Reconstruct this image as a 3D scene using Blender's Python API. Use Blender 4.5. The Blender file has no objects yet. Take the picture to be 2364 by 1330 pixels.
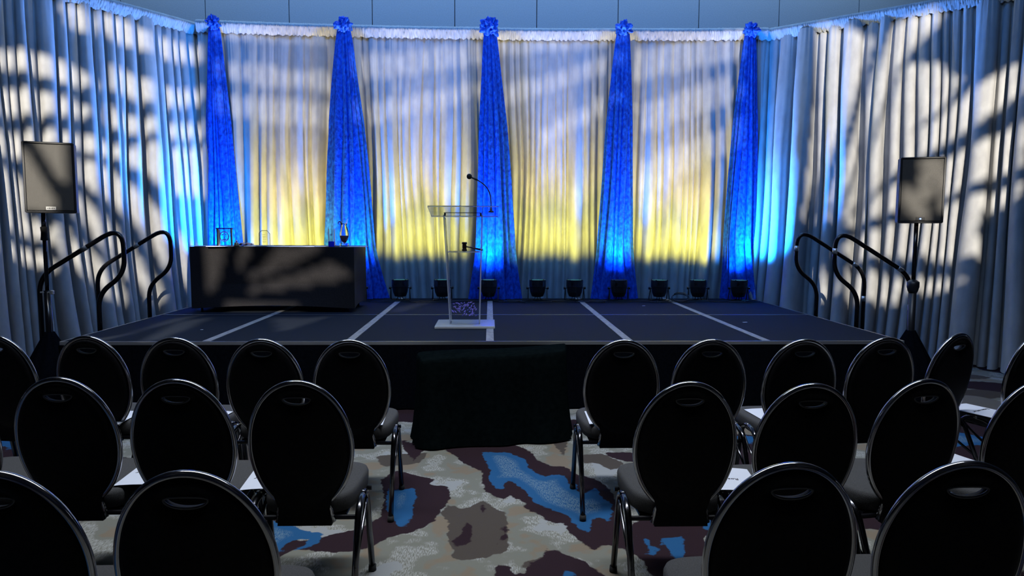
import bpy, bmesh, math, random
import numpy as np
from mathutils import Vector, Matrix, noise
R = math.radians
SC = bpy.context.scene
COL = SC.collection

# ---------------------------------------------------------------- camera
FPX, CX, CY = 1614.0, 1182.0, 665.0
CAM = Vector((0, 0, 1.595))
_p, _y, _r = R(5.0), R(1.81), R(.235)
FW = Vector((math.sin(_y)*math.cos(_p), math.cos(_y)*math.cos(_p), -math.sin(_p)))
_rt = Vector((math.cos(_y), -math.sin(_y), 0)); _up = _rt.cross(FW)
RT = _rt*math.cos(_r) + _up*math.sin(_r); UP = _up*math.cos(_r) - _rt*math.sin(_r)
cam_data = bpy.data.cameras.new('camera'); cam = bpy.data.objects.new('camera', cam_data); COL.objects.link(cam)
cam_data.sensor_width = 36; cam_data.lens = 36*FPX/2364; cam_data.clip_end = 60
M3 = Matrix((RT, UP, -FW)).transposed()
cam.matrix_world = Matrix.Translation(CAM) @ M3.to_4x4()
SC.camera = cam
def ray(x, y): return FW + RT*((x-CX)/FPX) - UP*((y-CY)/FPX)
def atz(x, y, z):
    r = ray(x, y); return CAM + r*((z-CAM.z)/r.z)
def aty(x, y, Y):
    r = ray(x, y); return CAM + r*(Y/r.y)
def atplane(x, y, p, n):
    r = ray(x, y); return CAM + r*((p-CAM).dot(n)/r.dot(n))

# ---------------------------------------------------------------- view and world
SC.view_settings.view_transform = 'Standard'; SC.view_settings.look = 'None'
SC.view_settings.exposure = 0.0; SC.view_settings.gamma = 1
try: SC.view_settings.use_curve_mapping = False
except Exception: pass
try:
    SC.cycles.use_denoising = True
    SC.cycles.max_bounces = 8; SC.cycles.transparent_max_bounces = 16
    SC.cycles.caustics_reflective = False; SC.cycles.caustics_refractive = False
    SC.cycles.sample_clamp_indirect = 4
except Exception: pass
w = bpy.data.worlds.new('world'); SC.world = w; w.use_nodes = True
w.node_tree.nodes['Background'].inputs[0].default_value = (.10, .20, .45, 1)
w.node_tree.nodes['Background'].inputs[1].default_value = .02

# ---------------------------------------------------------------- large lights
def area(name, loc, target, sx, sy, power, color, spread=180):
    l = bpy.data.lights.new(name, 'AREA'); l.shape = 'RECTANGLE'; l.size = sx; l.size_y = sy
    l.energy = power; l.color = color; l.spread = R(spread)
    o = bpy.data.objects.new(name, l); COL.objects.link(o); o.location = loc
    d = Vector(target)-Vector(loc); o.rotation_euler = d.to_track_quat('-Z', 'Y').to_euler()
    o['kind'] = 'structure'
    return o
area('ceiling_light_audience', (0, 3.6, 6.3), (0, 3.8, 0), 7, .6, 130, (.86, .92, 1.0), 92)
area('ceiling_light_stage', (0, 7.2, 6.3), (0, 9.9, 3.4), 9, .25, 170, (.07, .30, 1.0), 150)
area('ceiling_light_wall', (0, 10.3, 6.4), (0, 10.75, 4.2), 13, .2, 130, (.44, .72, 1.0), 150)
area('side_fill_left', (-1.5, 3.0, 6.3), (-5, 8.5, 2.0), 3, 1.0, 30, (.25, .50, 1.0), 120)  # unseen fill, added to turn the shaded left drapes bluer
area('side_fill_right', (1.5, 3.0, 6.3), (5, 8.5, 2.0), 3, 1.0, 30, (.25, .50, 1.0), 120)  # matching added fill for the right drapes, no visible fixture
GOBO_W = 7500.0
WIDE_A, BEAM_A, WIDE_B, BEAM_B = 110.0, 320.0, 60.0, 900.0

# ---------------------------------------------------------------- materials
MATS = {}
def mat(name, color, rough=.6, metal=0, **kw):
    if name in MATS: return MATS[name]
    m = bpy.data.materials.new(name); m.use_nodes = True; nt = m.node_tree
    b = nt.nodes['Principled BSDF']
    b.inputs['Base Color'].default_value = (*color, 1); b.inputs['Roughness'].default_value = rough
    b.inputs['Metallic'].default_value = metal
    for k, v in kw.items():
        k2 = k.replace('_', ' ')
        if k2 in b.inputs: b.inputs[k2].default_value = v
    MATS[name] = m; return m
def N(nt, t, **kw):
    n = nt.nodes.new(t)
    for k, v in kw.items(): setattr(n, k, v)
    return n
def noisy(name, c1, c2, scale, rough=.8, bump=0, stretch=(1, 1, 1), detail=4, sheen=0, metal=0, lo=.35, hi=.65, spec=.5):
    m = mat(name, c1, rough, metal); nt = m.node_tree; b = nt.nodes['Principled BSDF']
    tc = N(nt, 'ShaderNodeTexCoord'); mp = N(nt, 'ShaderNodeMapping'); mp.inputs['Scale'].default_value = stretch
    nz = N(nt, 'ShaderNodeTexNoise'); nz.inputs['Scale'].default_value = scale; nz.inputs['Detail'].default_value = detail
    cr = N(nt, 'ShaderNodeValToRGB'); cr.color_ramp.elements[0].position = lo; cr.color_ramp.elements[1].position = hi
    cr.color_ramp.elements[0].color = (*c1, 1); cr.color_ramp.elements[1].color = (*c2, 1)
    L = nt.links
    L.new(tc.outputs['Object'], mp.inputs[0]); L.new(mp.outputs[0], nz.inputs['Vector'])
    L.new(nz.outputs['Fac'], cr.inputs[0]); L.new(cr.outputs[0], b.inputs['Base Color'])
    b.inputs['Specular IOR Level'].default_value = spec
    if sheen: b.inputs['Sheen Weight'].default_value = sheen
    if bump:
        bp = N(nt, 'ShaderNodeBump'); bp.inputs['Strength'].default_value = bump; bp.inputs['Distance'].default_value = .01
        L.new(nz.outputs['Fac'], bp.inputs['Height']); L.new(bp.outputs[0], b.inputs['Normal'])
    return m
M_drape = noisy('grey_drape_cloth', (.34, .335, .33), (.41, .405, .395), 9, .75, .25, (1, 1, .5), sheen=.1, spec=.3)
M_velvet = noisy('blue_crushed_velvet', (.002, .036, .34), (.006, .11, .68), 30, .6, .5, (1, 1, .6), spec=.25)
M_seat = noisy('charcoal_seat_fabric', (.05, .05, .052), (.075, .075, .077), 300, .9, .2, spec=.2)
M_black_cloth = noisy('black_cloth', (.0025, .003, .005), (.004, .005, .008), 40, 1.0, .1, spec=.0)
M_backcloth = noisy('black_backrest_vinyl', (.004, .004, .005), (.007, .007, .009), 60, .65, .1, spec=.12)
M_table_cloth = noisy('table_cover_cloth', (.015, .0135, .015), (.021, .0195, .021), 90, .8, .15, spec=.2)
M_frame = mat('dark_chrome', (.11, .11, .12), .17, 1.0)
M_rim = mat('polished_dark_chrome', (.38, .38, .41), .15, 1.0)
M_rail = mat('black_gloss_tube', (.006, .006, .008), .2, 0)
M_rail.node_tree.nodes['Principled BSDF'].inputs['Specular IOR Level'].default_value = .4
M_silver = mat('silver_tape', (.6, .6, .6), .35, .8)
M_plastic = mat('black_plastic', (.012, .012, .014), .4)
M_grille = noisy('speaker_grille', (.045, .042, .038), (.08, .075, .068), 400, .5, .4, metal=.2, spec=.4)
M_cabinet = noisy('speaker_cabinet', (.06, .065, .08), (.08, .085, .1), 120, .5, .2)
M_paper = mat('white_paper', (.66, .69, .78), .7)
M_ink = mat('black_ink', (.02, .02, .025), .7)
M_rubber = mat('rubber', (.01, .01, .01), .8)
M_alu = mat('aluminium', (.55, .56, .58), .35, .9)
M_tape = noisy('grey_gaffer_tape', (.20, .20, .20), (.30, .30, .29), 30, .6, .1, (1, .3, 1))
M_deck = noisy('black_deck_carpet', (.006, .009, .016), (.011, .016, .026), 260, .92, .3, spec=.15)
M_cable = mat('cable_rubber', (.01, .01, .012), .45)
M_wood = noisy('dark_wood', (.015, .008, .005), (.04, .02, .01), 20, .3, 0, (1, 8, 1))
M_dark = mat('dark_paint', (.02, .02, .022), .8)
def acrylic(name, tint, base):
    m = bpy.data.materials.new(name); m.use_nodes = True; nt = m.node_tree; nt.nodes.clear()
    o = N(nt, 'ShaderNodeOutputMaterial'); mx = N(nt, 'ShaderNodeMixShader'); t = N(nt, 'ShaderNodeBsdfTransparent')
    g = N(nt, 'ShaderNodeBsdfGlossy'); fr = N(nt, 'ShaderNodeFresnel'); ad = N(nt, 'ShaderNodeMath', operation='ADD')
    fr.inputs[0].default_value = 1.5; t.inputs[0].default_value = (*tint, 1); g.inputs['Roughness'].default_value = .03
    ad.operation = 'MULTIPLY_ADD'; ad.inputs[1].default_value = .3; ad.inputs[2].default_value = base; ad.use_clamp = True
    nt.links.new(fr.outputs[0], ad.inputs[0]); nt.links.new(ad.outputs[0], mx.inputs[0])
    nt.links.new(t.outputs[0], mx.inputs[1]); nt.links.new(g.outputs[0], mx.inputs[2]); nt.links.new(mx.outputs[0], o.inputs[0])
    return m
M_acr = acrylic('clear_acrylic', (.95, .96, .97), .0)
M_acr_edge = mat('acrylic_edge', (.70, .75, .85), .2, 0, Transmission_Weight=.35, IOR=1.49)
M_glass = mat('clear_glass', (.95, .98, 1), .02, 0, Transmission_Weight=1.0, IOR=1.45)
M_glass_blue = mat('cobalt_glass', (.01, .03, .9), .1, 0, Transmission_Weight=.5, IOR=1.45)
M_glass_dark = mat('amber_black_glass', (.12, .09, .05), .05, 0, Transmission_Weight=.5, IOR=1.5)
M_glass_green = mat('green_glass', (.2, .7, .25), .05, 0, Transmission_Weight=.7, IOR=1.5)

# ---------------------------------------------------------------- mesh helpers
def link(name, bm, m, parent=None, smooth=False, mats=None):
    me = bpy.data.meshes.new(name); bm.normal_update(); bm.to_mesh(me); bm.free()
    for mm in (mats or [m]): me.materials.append(mm)
    if smooth: me.shade_smooth() if hasattr(me, 'shade_smooth') else [setattr(p, 'use_smooth', True) for p in me.polygons]
    o = bpy.data.objects.new(name, me); COL.objects.link(o)
    if parent: o.parent = parent
    return o
def tag(o, label=None, cat=None, group=None, kind=None):
    if label: o['label'] = label
    if cat: o['category'] = cat
    if group: o['group'] = group
    if kind: o['kind'] = kind
    return o
def thing(name, label, cat, loc=(0, 0, 0), rz=0, group=None):
    o = bpy.data.objects.new(name, None); COL.objects.link(o); o.location = loc; o.rotation_euler.z = rz
    o.empty_display_size = .1
    return tag(o, label, cat, group)
def box(bm, c, s, rot=None, bevel=0, seg=2):
    r = bmesh.ops.create_cube(bm, size=1)
    vs = r['verts']
    bmesh.ops.scale(bm, vec=s, verts=vs)
    if bevel:
        es = list({e for v in vs for e in v.link_edges})
        rb = bmesh.ops.bevel(bm, geom=vs+es, offset=bevel, segments=seg, affect='EDGES', profile=.5)
        vs = list({v for f in rb['faces'] for v in f.verts} | {v for v in vs if v.is_valid})
        # take whole island
        seen = set(vs); st = list(vs)
        while st:
            v = st.pop()
            for e in v.link_edges:
                q = e.other_vert(v)
                if q not in seen: seen.add(q); st.append(q)
        vs = list(seen)
    if rot: bmesh.ops.rotate(bm, cent=(0, 0, 0), matrix=rot, verts=vs)
    bmesh.ops.translate(bm, vec=c, verts=vs)
    return vs
def rounded(pts, rad, n=6):
    """polyline with corners replaced by arcs"""
    pts = [Vector(p) for p in pts]; out = [pts[0]]
    for i in range(1, len(pts)-1):
        a, b, c = pts[i-1], pts[i], pts[i+1]
        r = rad[i-1] if isinstance(rad, (list, tuple)) else rad
        d1, d2 = (a-b), (c-b); l = min(r, d1.length*.49, d2.length*.49)
        p1, p2 = b+d1.normalized()*l, b+d2.normalized()*l
        for k in range(n+1):
            t = k/n; out.append(p1*(1-t)**2 + b*2*t*(1-t) + p2*t*t)
    out.append(pts[-1]); return out
def tube(bm, pts, r, n=10, closed=False, cap=True):
    pts = [Vector(p) for p in pts]; m = len(pts); rings = []
    rr = r if isinstance(r, (list, tuple)) else [r]*m
    prev = None
    for i, p in enumerate(pts):
        if closed: t = (pts[(i+1) % m]-pts[i-1]).normalized()
        else: t = (pts[min(i+1, m-1)]-pts[max(i-1, 0)]).normalized()
        if prev is None:
            u = t.orthogonal().normalized()
        else:
            u = prev - t*prev.dot(t)
            u = u.normalized() if u.length > 1e-6 else t.orthogonal().normalized()
        prev = u; v = t.cross(u)
        rings.append([bm.verts.new(p + (u*math.cos(2*math.pi*k/n) + v*math.sin(2*math.pi*k/n))*rr[i]) for k in range(n)])
    for i in range(m if closed else m-1):
        a, b = rings[i], rings[(i+1) % m]
        for k in range(n): bm.faces.new((a[k], a[(k+1) % n], b[(k+1) % n], b[k]))
    if cap and not closed:
        bm.faces.new(rings[0][::-1]); bm.faces.new(rings[-1])
def lathe(bm, prof, n=24, c=(0, 0, 0), axis=None, sq=1.0):
    c = Vector(c); rings = []
    for (r, z) in prof:
        rings.append([bm.verts.new(c+Vector((r*math.cos(2*math.pi*k/n), sq*r*math.sin(2*math.pi*k/n), z))) for k in range(n)])
    for a, b in zip(rings, rings[1:]):
        for k in range(n): bm.faces.new((a[k], a[(k+1) % n], b[(k+1) % n], b[k]))
    if prof[0][0] > 1e-5: bm.faces.new(rings[0][::-1])
    if prof[-1][0] > 1e-5: bm.faces.new(rings[-1])
    return [v for r in rings for v in r]
def grid(bm, P):
    V = [[bm.verts.new(p) for p in row] for row in P]
    for a, b in zip(V, V[1:]):
        for i in range(len(a)-1): bm.faces.new((a[i], a[i+1], b[i+1], b[i]))
    return V
def prism(bm, poly, d0, d1, f):
    """poly of 2D points, f maps (u, v, d) to 3D"""
    a = [bm.verts.new(f(u, v, d0)) for u, v in poly]; b = [bm.verts.new(f(u, v, d1)) for u, v in poly]
    bm.faces.new(a[::-1]); bm.faces.new(b); n = len(poly)
    for i in range(n): bm.faces.new((a[i], a[(i+1) % n], b[(i+1) % n], b[i]))
def mesh_from(name, build, m, parent=None, smooth=False, mats=None, **k):
    bm = bmesh.new(); build(bm, **k); return link(name, bm, m, parent, smooth, mats)
def copy_tree(o, parent=None):
    c = o.copy(); COL.objects.link(c); c.parent = parent
    for ch in KIDS.get(o.name, []): copy_tree(ch, c)
    return c
KIDS = {}
def index_children():
    KIDS.clear()
    for o in bpy.data.objects:
        if o.parent: KIDS.setdefault(o.parent.name, []).append(o)
def text_obj(name, s, size, m, parent, loc, rot, ext=.0004):
    cu = bpy.data.curves.new(name, 'FONT'); cu.body = s; cu.size = size; cu.extrude = ext; cu.align_x = 'CENTER'
    o = bpy.data.objects.new(name, cu); COL.objects.link(o)
    dg = bpy.context.evaluated_depsgraph_get(); me = bpy.data.meshes.new_from_object(o.evaluated_get(dg))
    bpy.data.objects.remove(o); me.materials.clear(); me.materials.append(m)
    t = bpy.data.objects.new(name, me); COL.objects.link(t); t.parent = parent; t.location = loc; t.rotation_euler = rot
    return t

# ================================================================= SETTING
ST = .6          # stage height
Y0, Y1 = 6.03, 9.72
# --- carpet floor: pattern fields carried on a grid, drawn by the material
def zpoly(uv): return [(780+u/2.419, 780+v/2.419) for u, v in uv]
DARK = [zpoly(p) for p in (
 [(590,625),(660,660),(700,700),(790,740),(815,760),(800,780),(820,850),(870,885),(940,905),(955,880),(1000,900),(1050,925),(1035,950),(1130,990),(1180,1030),(1270,1040),(1290,1090),(1340,1130),(1430,1185),(1500,1150),(1590,1180),(1700,1240),(1760,1340),(2100,1340),(2100,1000),(1700,1000),(1620,1060),(1540,880),(1500,830),(1440,790),(1330,760),(1270,720),(1180,715),(1110,680),(1080,640),(1000,600),(900,600),(700,600)],
 [(240,790),(330,740),(460,775),(540,790),(510,820),(620,830),(630,900),(580,960),(540,1020),(440,1080),(300,1110),(160,1180),(0,1200),(-250,1180),(-400,1230),(-440,1290),(-600,1280),(-560,1190),(-330,1150),(-100,1120),(0,1090),(100,1075),(240,1000),(260,900)],
 [(700,1050),(730,1025),(750,1060),(745,1130),(700,1170),(650,1160),(635,1130),(690,1100)],
 [(900,1060),(940,1045),(948,1105),(905,1085)], [(868,1140),(905,1138),(900,1152),(870,1150)], [(915,1110),(950,1105),(950,1130),(918,1128)],
 [(795,925),(815,930),(830,965),(828,1000),(800,960)],
 [(1040,1310),(1080,1250),(1140,1235),(1170,1175),(1230,1190),(1400,1260),(1500,1340),(1560,1500),(900,1500),(870,1265),(960,1275),(970,1310),(1020,1330)],
 [(1480,640),(1680,640),(1720,700),(1600,690),(1530,670)], [(340,560),(500,620),(470,640),(420,690),(370,620)],
)]
BLUE = [zpoly(p) for p in (
 [(800,640),(950,640),(1045,680),(1070,730),(1150,780),(1200,760),(1270,770),(1290,820),(1380,880),(1420,840),(1450,840),(1460,880),(1530,930),(1530,1030),(1450,1000),(1420,1010),(1410,1085),(1380,1085),(1330,1050),(1280,990),(1190,960),(1100,920),(1040,850),(970,800),(930,800),(925,845),(885,845),(840,790),(835,770),(860,760),(830,700)],
 [(280,810),(300,850),(430,840),(440,890),(420,940),(410,1010),(380,1055),(340,1055),(300,1000),(270,950)],
 [(1300,815),(1340,820),(1335,842),(1305,838)], [(1250,1300),(1310,1300),(1340,1340),(1260,1340)],
 [(1670,1110),(1720,1120),(1790,1180),(1760,1230),(1720,1210),(1740,1170)], [(1290,395),(1330,380),(1310,500),(1285,470)],
 [(1800,1120),(1935,1110),(1935,1270),(1880,1230)], [(-440,1090),(-260,1070),(-80,1090),(-110,1150),(-250,1190),(-150,1130),(-300,1120),(-400,1170)],
)]
TAUPE = [zpoly(p) for p in (
 [(620,930),(700,960),(820,905),(870,950),(940,980),(950,1080),(950,1190),(860,1220),(740,1240),(660,1240),(630,1220),(650,1200),(610,1120),(620,1030),(570,980)],
 [(210,660),(500,640),(490,670),(440,705),(250,720)], [(1190,570),(1290,560),(1250,680),(1240,640)],
 [(1360,650),(1480,650),(1600,700),(1580,720),(1530,740),(1450,700),(1370,700)],
 [(1020,1290),(1060,1240),(1130,1230),(1170,1175),(1180,1230),(1100,1280)],
)]
def sdf(polys, P):
    best = np.full(len(P), -9.0)
    for poly in polys:
        q = np.array([[*atz(x, y, 0)[:2]] for x, y in poly]); n = len(q)
        d = np.full(len(P), 9.0); inside = np.zeros(len(P), bool)
        for i in range(n):
            a, b = q[i], q[(i+1) % n]; ab = b-a; ap = P-a
            t = np.clip((ap@ab)/max(ab@ab, 1e-9), 0, 1)
            d = np.minimum(d, np.hypot(*(ap-t[:, None]*ab).T))
            c = (a[1] > P[:, 1]) != (b[1] > P[:, 1])
            with np.errstate(divide='ignore', invalid='ignore'):
                xi = (b[0]-a[0])*(P[:, 1]-a[1])/(b[1]-a[1])+a[0]
            inside ^= c & (P[:, 0] < xi)
        best = np.maximum(best, np.where(inside, d, -d))
    return best
def make_floor():
    xs = np.arange(-8, 8.01, .04); ys = np.arange(-3, 11.01, .04)
    gx, gy = np.meshgrid(xs, ys); P = np.stack([gx.ravel(), gy.ravel()], 1)
    f = np.stack([sdf(DARK, P), sdf(BLUE, P), sdf(TAUPE, P)], 1)
    wx = np.clip((1.15-np.abs(P[:, 0]-.02))/.15, 0, 1)*np.clip((5.4-P[:, 1])/.1, 0, 1)
    nf = np.zeros_like(f)
    for i, (x, y) in enumerate(P):
        if wx[i] < 1:
            v = Vector((x*.9+y*.35, y*1.1, 3.1))
            a = noise.noise(v*1.3)+.35*noise.noise(v*4); b = noise.noise(v*1.2+Vector((9, 4, 2)))+.3*noise.noise(v*3.5); c = noise.noise(v*1.6+Vector((3, 14, 6)))
            nf[i] = (a*.35-.0, min(b*.35-.03, a*.35-.03), c*.3-.06)
    f = f*wx[:, None] + nf*(1-wx[:, None])
    nx, ny = len(xs), len(ys)
    idx = np.arange(nx*ny).reshape(ny, nx)
    F = np.stack([idx[:-1, :-1], idx[:-1, 1:], idx[1:, 1:], idx[1:, :-1]], -1).reshape(-1, 4)
    me = bpy.data.meshes.new('floor')
    me.from_pydata(np.c_[P, np.zeros(len(P))].tolist(), [], F.tolist())
    at = me.color_attributes.new('pattern', 'FLOAT_COLOR', 'POINT')
    v = np.c_[np.clip(f, -.3, .3)+.5, np.ones(len(P))].astype(np.float32)
    at.data.foreach_set('color', v.ravel())
    o = bpy.data.objects.new('floor', me); COL.objects.link(o); o['kind'] = 'structure'
    m = bpy.data.materials.new('patterned_carpet'); m.use_nodes = True; nt = m.node_tree; L = nt.links
    b = nt.nodes['Principled BSDF']; b.inputs['Roughness'].default_value = .95; b.inputs['Specular IOR Level'].default_value = .1
    A = N(nt, 'ShaderNodeAttribute', attribute_name='pattern'); S = N(nt, 'ShaderNodeSeparateColor'); L.new(A.outputs['Color'], S.inputs[0])
    tc = N(nt, 'ShaderNodeTexCoord')
    nz = N(nt, 'ShaderNodeTexNoise'); nz.inputs['Scale'].default_value = 22; nz.inputs['Detail'].default_value = 5; L.new(tc.outputs['Object'], nz.inputs['Vector'])
    def thresh(sock, t=.5, w=.004, amp=.05):
        a = N(nt, 'ShaderNodeMath', operation='MULTIPLY_ADD'); L.new(nz.outputs['Fac'], a.inputs[0]); a.inputs[1].default_value = amp; L.new(sock, a.inputs[2])
        mr = N(nt, 'ShaderNodeMapRange'); L.new(a.outputs[0], mr.inputs[0]); mr.inputs[1].default_value = t+amp*.5-w; mr.inputs[2].default_value = t+amp*.5+w
        return mr.outputs[0]
    mp = N(nt, 'ShaderNodeMapping'); mp.inputs['Scale'].default_value = (240, 34, 1); mp.inputs['Rotation'].default_value = (0, 0, .12); L.new(tc.outputs['Object'], mp.inputs[0])
    st = N(nt, 'ShaderNodeTexNoise'); st.inputs['Scale'].default_value = 1; st.inputs['Detail'].default_value = 2; L.new(mp.outputs[0], st.inputs['Vector'])
    big = N(nt, 'ShaderNodeTexNoise'); big.inputs['Scale'].default_value = 3.2; big.inputs['Detail'].default_value = 3; L.new(tc.outputs['Object'], big.inputs['Vector'])
    def mix(fac, c1, c2):
        x = N(nt, 'ShaderNodeMix', data_type='RGBA'); 
        if isinstance(fac, float): x.inputs[0].default_value = fac
        else: L.new(fac, x.inputs[0])
        for i, c in ((6, c1), (7, c2)):
            if isinstance(c, tuple): x.inputs[i].default_value = (*c, 1)
            else: L.new(c, x.inputs[i])
        return x.outputs[2]
    def ramp(sock, a, b2):
        mr = N(nt, 'ShaderNodeMapRange'); L.new(sock, mr.inputs[0]); mr.inputs[1].default_value = a; mr.inputs[2].default_value = b2; return mr.outputs[0]
    def mul(a, b2):
        x = N(nt, 'ShaderNodeMath', operation='MULTIPLY'); L.new(a, x.inputs[0]); L.new(b2, x.inputs[1]); return x.outputs[0]
    streak = ramp(st.outputs['Fac'], .44, .56)
    base = mix(ramp(big.outputs['Fac'], .40, .44), (.21, .17, .125), (.19, .19, .16))
    base = mix(mul(ramp(big.outputs['Fac'], .49, .53), streak), base, (.36, .36, .34))
    base = mix(ramp(big.outputs['Fac'], .60, .61), base, (.31, .32, .32))
    c = mix(thresh(S.outputs[2]), base, (.075, .062, .053))
    c = mix(thresh(S.outputs[0]), c, (.026, .014, .019))
    c = mix(thresh(S.outputs[1]), c, (.02, .095, .23))
    c = mix(mul(ramp(S.outputs[1], .55, .59), streak), c, (.13, .21, .29))
    fine = N(nt, 'ShaderNodeTexNoise'); fine.inputs['Scale'].default_value = 500; L.new(tc.outputs['Object'], fine.inputs['Vector'])
    bp = N(nt, 'ShaderNodeBump'); bp.inputs['Strength'].default_value = .5; bp.inputs['Distance'].default_value = .004
    L.new(fine.outputs['Fac'], bp.inputs['Height']); L.new(bp.outputs[0], b.inputs['Normal'])
    L.new(c, b.inputs['Base Color']); me.materials.append(m)
make_floor()

# --- walls and ceiling
WX, WY0, WY1, WH = 8.0, -3.0, 10.8, 6.6
M_wall = noisy('wall_panel_fabric', (.36, .37, .38), (.40, .41, .42), 60, .85, .1)
M_groove = mat('panel_joint', (.03, .03, .035), .8)
def wall_back(bm):
    xs = [-8.0]; s0 = -4.216-1.228*3
    k = 0
    while s0+1.228*k < 8: 
        if s0+1.228*k > -8: xs.append(s0+1.228*k)
        k += 1
    xs.append(8.0)
    for a, b in zip(xs, xs[1:]):
        box(bm, ((a+b)/2, WY1+.05, WH/2), (b-a-.012, .1, WH))
    n = len(bm.faces)
    box(bm, (0, WY1+.08, WH/2), (16, .1, WH)); bm.faces.ensure_lookup_table()
    for f in bm.faces[n:]: f.material_index = 1
o = mesh_from('wall_back', wall_back, None, mats=[M_wall, M_groove]); o['kind'] = 'structure'
M_wdark = mat('side_wall_paint', (.07, .075, .085), .9)
for nm, c, s in (('wall_left', (-8.05, 3.9, 3.3), (.1, 13.8, 6.6)), ('wall_right', (8.05, 3.9, 3.3), (.1, 13.8, 6.6)), ('wall_front', (0, -3.05, 3.3), (16, .1, 6.6)), ('ceiling', (0, 3.9, 6.65), (16.2, 14, .1))):
    bm = bmesh.new(); box(bm, c, s); link(nm, bm, M_wdark)['kind'] = 'structure'

# ================================================================= STAGE
stage = thing('stage', 'low black carpeted stage platform with taped panel seams', 'stage', (0, Y0, 0))
def sp(x, y, z): return (x, y-Y0, z)
DY = (Y1-Y0)/2
for i in range(6):
    for j in range(2):
        bm = bmesh.new(); box(bm, sp(-3.05+1.22*i, Y0+DY*(j+.5), ST-.05), (1.214, DY-.006, .1), bevel=.004, seg=1)
        link('deck_panel', bm, M_deck, stage)
bm = bmesh.new()
box(bm, sp(0, Y0-.006, ST-.012), (7.34, .012, .03)); box(bm, sp(-3.667, (Y0+Y1)/2, ST-.012), (.012, Y1-Y0, .03)); box(bm, sp(3.667, (Y0+Y1)/2, ST-.012), (.012, Y1-Y0, .03))
link('edge_trim', bm, M_alu, stage)
bm = bmesh.new(); box(bm, sp(0, (Y0+Y1)/2, ST+.0015), (7.3, .018, .003)); link('middle_seam_trim', bm, M_alu, stage)
for k in range(-2, 3):
    bm = bmesh.new(); box(bm, sp(1.22*k, (Y0+Y1)/2, ST+.003), (.068, Y1-Y0-.01, .004)); link('tape_strip', bm, M_tape, stage)
def skirt(bm):
    pts = []
    n = 700
    per = [(-3.675, Y1), (-3.675, Y0-.02), (3.675, Y0-.02), (3.675, Y1)]
    segs = [(Vector(a), Vector(b)) for a, b in zip(per, per[1:])]; tot = sum((b-a).length for a, b in segs)
    rows = [[], [], []]
    for a, b in segs:
        m = int(n*(b-a).length/tot); nrm = Vector(((b-a).y, -(b-a).x)).normalized()
        nrm = nrm if nrm.dot(Vector((0, 8))-a) < 0 else -nrm
        for i in range(m+1):
            p = a.lerp(b, i/m); w = .008*abs(math.sin(i*.45))+.003*math.sin(i*.17)
            for r, (z, e) in enumerate(((ST-.03, 0), (.3, 1), (.012, 1.6))):
                q = p+nrm*w*e; rows[r].append(sp(q.x, q.y, z))
    grid(bm, rows)
mesh_from('skirt', skirt, M_black_cloth, stage, smooth=True)
# litter on the deck
for x, y, s, lab in ((1720, 744, .025, 'small white paper scrap on the right of the stage deck'), (466, 761, .012, 'white fleck on the deck left of the table'), (1486, 706, .02, 'pale paper scrap far back on the deck')):
    p = atz(x, y, ST+.002); bm = bmesh.new(); box(bm, (0, 0, 0), (s*2, s*.8, .002)); o = link('paper_scrap', bm, M_paper); o.location = p; o.rotation_euler.z = .4
    tag(o, lab, 'scrap')

# ---- stairs with handrails at both ends
def stairs(name, label, sx, ya, yb):
    """sx: -1 left, +1 right; rails at ya (near) and yb (far)"""
    t = thing(name, label, 'stairs', (sx*3.70, (ya+yb)/2, 0)); ox, oy = sx*3.70, (ya+yb)/2
    for i, (z, u0) in enumerate(((.42, .03), (.28, .29), (.14, .55))):
        bm = bmesh.new(); box(bm, (sx*(u0+.14), 0, z-.015), (.28, yb-ya-.06, .03), bevel=.004, seg=1); link('step', bm, M_dark, t)
    for yy in (ya+.015, yb-.015):
        bm = bmesh.new()
        prism(bm, [(.0, .0), (.86, 0), (.86, .12), (.1, .5), (0, .5)], -.012, .012, lambda u, v, d: (sx*u, yy-oy+d, v))
        bmesh.ops.recalc_face_normals(bm, faces=bm.faces[:]); link('side_panel', bm, M_dark, t)
    for yy in (ya, yb):
        pts = [(.09, .25), (.09, .93), (-.17, 1.13), (-.17, 1.60), (.645, 1.10), (.645, .06)]
        P = rounded([(sx*u, yy-oy, z) for u, z in pts], [.14, .14, .27, .17], 8)
        bm = bmesh.new(); tube(bm, P, .0225, 12)
        h = link('handrail', bm, M_rail, t, smooth=True)
        bands = [(-.17, 1.36, 0, 1), (.52, 1.176, .85, -.53), (.645, .78, 0, 1)] if sx > 0 else [(.2, 1.372, .85, -.53)]
        for (u, z, du, dz) in bands:
            bm = bmesh.new(); a = Vector((sx*u, yy-oy, z)); d = Vector((sx*du, 0, dz)).normalized()*.03
            tube(bm, [a-d, a+d], .0238, 12); link('tape_band', bm, M_silver if sx > 0 else M_tape, h, smooth=True)
    return t
stairs('stage_stairs', 'black stage stairs with tube handrails left of the stage, beside the left speaker', -1, 6.86, 7.86)
stairs('stage_stairs', 'black stage stairs with silver-banded tube handrails at the right end of the stage', 1, 7.06, 7.96)

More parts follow.
